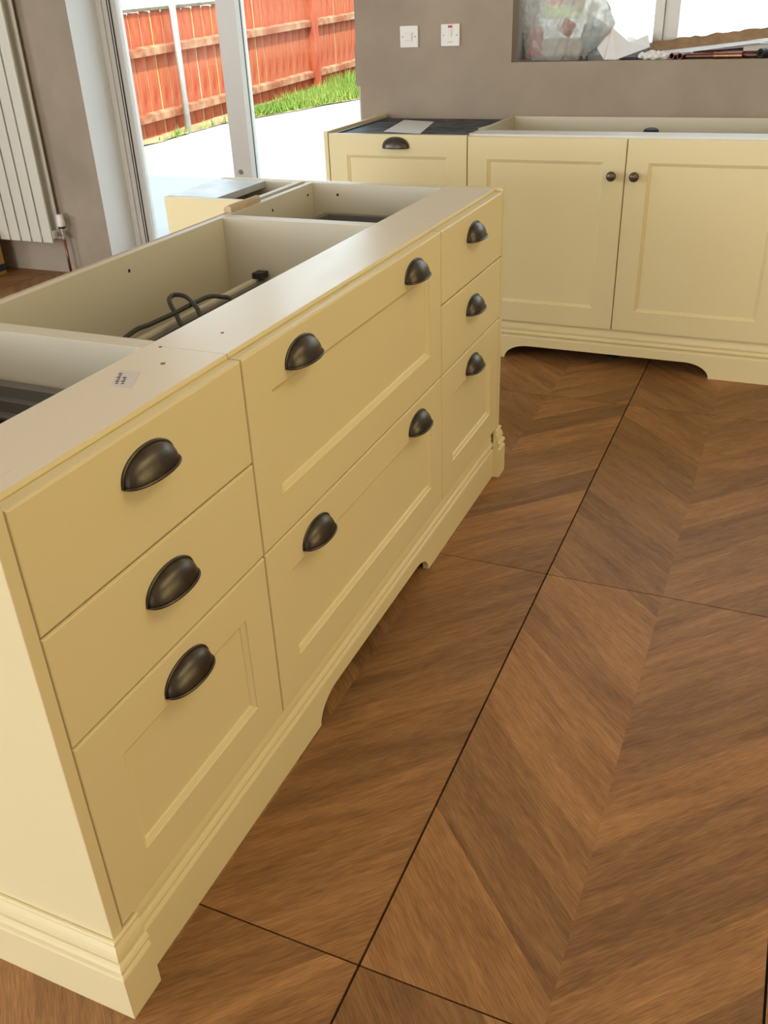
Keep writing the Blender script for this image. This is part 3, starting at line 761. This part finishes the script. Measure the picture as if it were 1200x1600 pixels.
m = MB(); m.tube([(3.590, .020, ZS+.006), (3.590, -.06, ZS+.006)], .006, 10); m.lathe([(.008, 0), (.008, .012)], lambda a, b, h: (3.590+a, -.06-h, ZS+.008+b), 10)
tag(m.build('valve_stem', M['black'], None), 'small black valve stem lying under the leaflet', 'fitting')

# ------------------------------------------------------------------ radiator
rd = thing('radiator', 'tall cream column radiator on the plaster wall beside the patio doors', 'radiator', (3.49, 3.5, .2))
for k in range(9):
    y1 = 3.652+.0-.0835*0; ya_ = 3.146+.0805*k
    box('column', M['rad'], rd, 3.448, 3.460, ya_, ya_+.0690, .195, 2.0, .003)
box('back_panel', M['rad'], rd, 3.512, 3.524, 3.138, 3.146+.0805*9, .205, 1.99, .003)
for z in (.215, 1.94): box('header', M['rad'], rd, 3.4602, 3.512, 3.142, 3.146+.0805*9, z, z+.045, .004)
for z in (.5, 1.6): box('bracket', M['rad'], rd, 3.524, XW-.0008, 3.4, 3.45, z, z+.05, .002)
tv = thing('radiator_valve', 'white thermostatic valve with chrome body on a copper pipe', 'valve', (3.486, 3.085, 0))
m = MB(); m.lathe([(.021, 0), (.021, .004), (.0235, .006), (.0225, .03), (.019, .062), (.016, .066)], lambda a, b, h: (3.486+a, 3.090+b, .286+h), 20); m.build('head', M['switch'], tv)
MB().lathe([(.020, 0), (.020, .012)], lambda a, b, h: (3.486+a, 3.090+b, .274+h), 18).build('collar', M['black'], tv)
m = MB(); m.lathe([(.010, 0), (.016, .004), (.016, .020), (.012, .024), (.012, .048), (.017, .050), (.017, .062)], lambda a, b, h: (3.486+a, 3.090+b, .212+h), 18)
m.tube([(3.486, 3.090, .238), (3.486, 3.143, .238)], .011, 14); m.build('body', M['chrome'], tv)
MB().tube([(3.486, 3.090, .001), (3.486, 3.090, .214)], .0075, 14).build('pipe', M['copper'], tv, smooth=True)
bx = thing('carton', 'ochre carton with a navy band standing under the radiator', 'box', (3.36, 3.70, 0))
box('body', M['yellowbox'], bx, 3.27, 3.43, 3.535, 3.85, .001, .26, .002)
box('band', M['navy'], bx, 3.268, 3.432, 3.533, 3.852, .02, .06, .002)

# ------------------------------------------------------------------ outside
KS = .037
def gz(x): return -.1 + (KS*(x-9) if x > 9 else 0)
m = MB(); xs = [XO+.0, 9.0, 45.0]
for a, b_ in zip(xs[:-1], xs[1:]):
    m.add([(a, -14, gz(a)), (b_, -14, gz(b_)), (b_, 16, gz(b_)), (a, 16, gz(a))], [(0, 1, 2, 3)])
    m.add([(a, -14, gz(a)-.1), (b_, -14, gz(b_)-.1), (b_, 16, gz(b_)-.1), (a, 16, gz(a)-.1)], [(3, 2, 1, 0)])
tag(m.build('patio_ground', M['concrete'], None, recalc=False), kind='structure')
m = MB(); m.box(-6.8, XO, -6, 9, -.3, -.031); tag(m.build('house_base', M['render'], None), kind='structure')
FY = 6.75
m = MB(); n = 60; vs = []
for i in range(n+1):
    x = 6.5+.25*i; edge = (6.62-.06*(x-9) if x < 10.5 else 6.53-.42*(x-10.5)) ; edge = max(edge, 5.0)+.06*mn.noise(Vector((x*2, 0, 0)))
    for k in range(6):
        t = k/5; y = edge+(FY+.3-edge)*t
        vs.append((x, y, gz(x)+.012+.05*math.sin(t*math.pi*.7)+.02*mn.noise(Vector((x*3, y*3, 0)))))
m.add(vs, [(i*6+k, (i+1)*6+k, (i+1)*6+k+1, i*6+k+1) for i in range(n) for k in range(5)])
tag(m.build('soil_verge', M['soil'], None, smooth=True), kind='structure')
vs = []; fs = []
for i in range(14000):
    x = random.uniform(9.2, 17.5)
    dens = 0.025 if x < 10.9 else (1.0 if x > 11.2 else .5)
    if random.random() > dens: continue
    edge = max(6.62-.06*(x-9) if x < 10.5 else 6.53-.42*(x-10.5), 5.0)
    y = random.uniform(edge+.02, FY-.24); h = random.uniform(.06, .19)*(1.0 if x > 12 else .75)*(1.4 if x > 13.6 else 1); a = random.uniform(0, 6.28); wd = .012
    if abs(x-9.88) < .15: continue
    z = gz(x)+.02; lx, ly = random.uniform(-.07, .07), random.uniform(-.07, .07)
    b0 = len(vs); vs += [(x-wd*math.cos(a), y-wd*math.sin(a), z), (x+wd*math.cos(a), y+wd*math.sin(a), z), (x+lx, y+ly, z+h)]; fs.append((b0, b0+1, b0+2))
m = MB(); m.add(vs, fs); tag(m.build('grass_verge', M['grass'], None, recalc=False), 'bright green rough grass growing along the red fence', 'grass', kind='stuff')
# fence
def fz(x): return 1.315+.030*(x-9)
fence = thing('timber_fence', 'red stained closeboard garden fence with worn rails beyond the patio', 'fence', (12.5, FY, gz(12.5)))
x = 7.0; k = 0; bmesh_cache = {}
while x < 18.5:
    wd = random.uniform(.185, .205); gap = random.choice([.016, .020, .026, .036])
    z0 = gz(x)-.03; z1 = fz(x)+random.uniform(-.01, .02)+(.06 if x > 11.6 else 0)+(.05 if x > 13.9 else 0)
    key = round((z1-z0)/.03)
    mm_ = MB().box(x, x+wd, FY, FY+.008, z0, z1).build('board', M['fence'], fence, bevel=.0015)
    x += wd+gap; k += 1
posts = [8.75, 11.42, 13.74, 16.1]
xs_ = [7.0]+posts+[18.5]
for i in range(len(xs_)-1):
    a, b_ = xs_[i]+.08, xs_[i+1]-.08
    if i == 0: a = 7.0
    for zo, hh in ((.845, .085), (.125, .085)):
        m = MB(); za, zb = zo+.036*(a-9), zo+.036*(b_-9)
        m.add([(a, FY-.08, za), (b_, FY-.08, zb), (b_, FY, zb), (a, FY, za), (a, FY-.08, za+hh), (b_, FY-.08, zb+hh), (b_, FY, zb+hh+.02), (a, FY, za+hh+.02)],
              [(0,3,2,1),(4,5,6,7),(0,1,5,4),(1,2,6,5),(2,3,7,6),(3,0,4,7)])
        m.build('rail', M['fence_rail'], fence, bevel=.004)
for px in posts:
    MB().box(px-.07, px+.07, FY-.12, FY+.01, gz(px)-.03, fz(px)+(.02 if px < 13 else .06)).build('post', M['fence'], fence, bevel=.006)
m = MB(); a, b_ = 7.0, 11.35
m.add([(a, FY-.03, fz(a)), (b_, FY-.03, fz(b_)), (b_, FY+.05, fz(b_)), (a, FY+.05, fz(a)), (a, FY-.03, fz(a)+.035), (b_, FY-.03, fz(b_)+.035), (b_, FY+.05, fz(b_)+.035), (a, FY+.05, fz(a)+.035)], [(0,3,2,1),(4,5,6,7),(0,1,5,4),(1,2,6,5),(2,3,7,6),(3,0,4,7)])
m.build('capping', M['capwood'], fence, bevel=.004)
# lichen-stained backing laths seen through the gaps
m = MB(); xx = 7.0
m.prism([(7.0, gz(7)), (18.5, gz(18.5)), (18.5, fz(18.5)+.06), (11.6, fz(11.6)+.02), (11.5, fz(11.5)-.02), (7.0, fz(7)-.02)], lambda a, b, d: (a, d, b), FY+.0085, FY+.020); m.build('backing_lath', M['lichen'], fence)
pole = thing('steel_pole', 'pale galvanised steel pole standing in front of the red fence', 'pole', (9.88, 6.60, gz(9.88)))
MB().tube([(9.88, 6.60, gz(9.88)-.02), (9.88, 6.60, 2.6)], .040, 16).build('shaft', M['galv'], pole, smooth=True)
MB().lathe([(.043, 0), (.043, .03)], lambda a, b, h: (9.88+a, 6.60+b, 1.36+h), 16).build('joint', M['galv'], pole)
# lawn and end fence at the bottom of the garden, pale outbuilding
m = MB(); m.add([(29.4, 3, gz(29.4)+.02), (36.3, 3, gz(36.3)+.02), (36.3, 14, gz(36.3)+.02), (29.4, 14, gz(29.4)+.02)], [(0, 1, 2, 3)]); tag(m.build('lawn', M['lawn'], None, recalc=False), 'sunlit lawn at the bottom of the garden seen through the kitchen window', 'lawn', kind='stuff')
ef = thing('end_fence', 'distant red fence behind the lawn seen through the kitchen window', 'fence', (36.4, 8, gz(36.4)))
y = 4.0
while y < 13.5:
    MB().box(36.4, 36.43, y, y+.27, gz(36.4), gz(36.4)+1.7).build('board', M['fence'], ef); y += .29
for zo in (.35, 1.2): MB().box(36.33, 36.4, 4, 13.5, gz(36.4)+zo, gz(36.4)+zo+.1).build('rail', M['fence_rail'], ef)
ob = thing('outbuilding', 'white rendered outbuilding with flat roof beyond the kitchen window', 'building', (13, -2, gz(13)))
MB().box(11.0, 15.5, -7, 1.80, 0, 3.1).build('wall', M['render'], ob)
MB().box(10.85, 15.65, -7.15, 1.90, 3.1, 3.22).build('roof', M['steel'], ob)
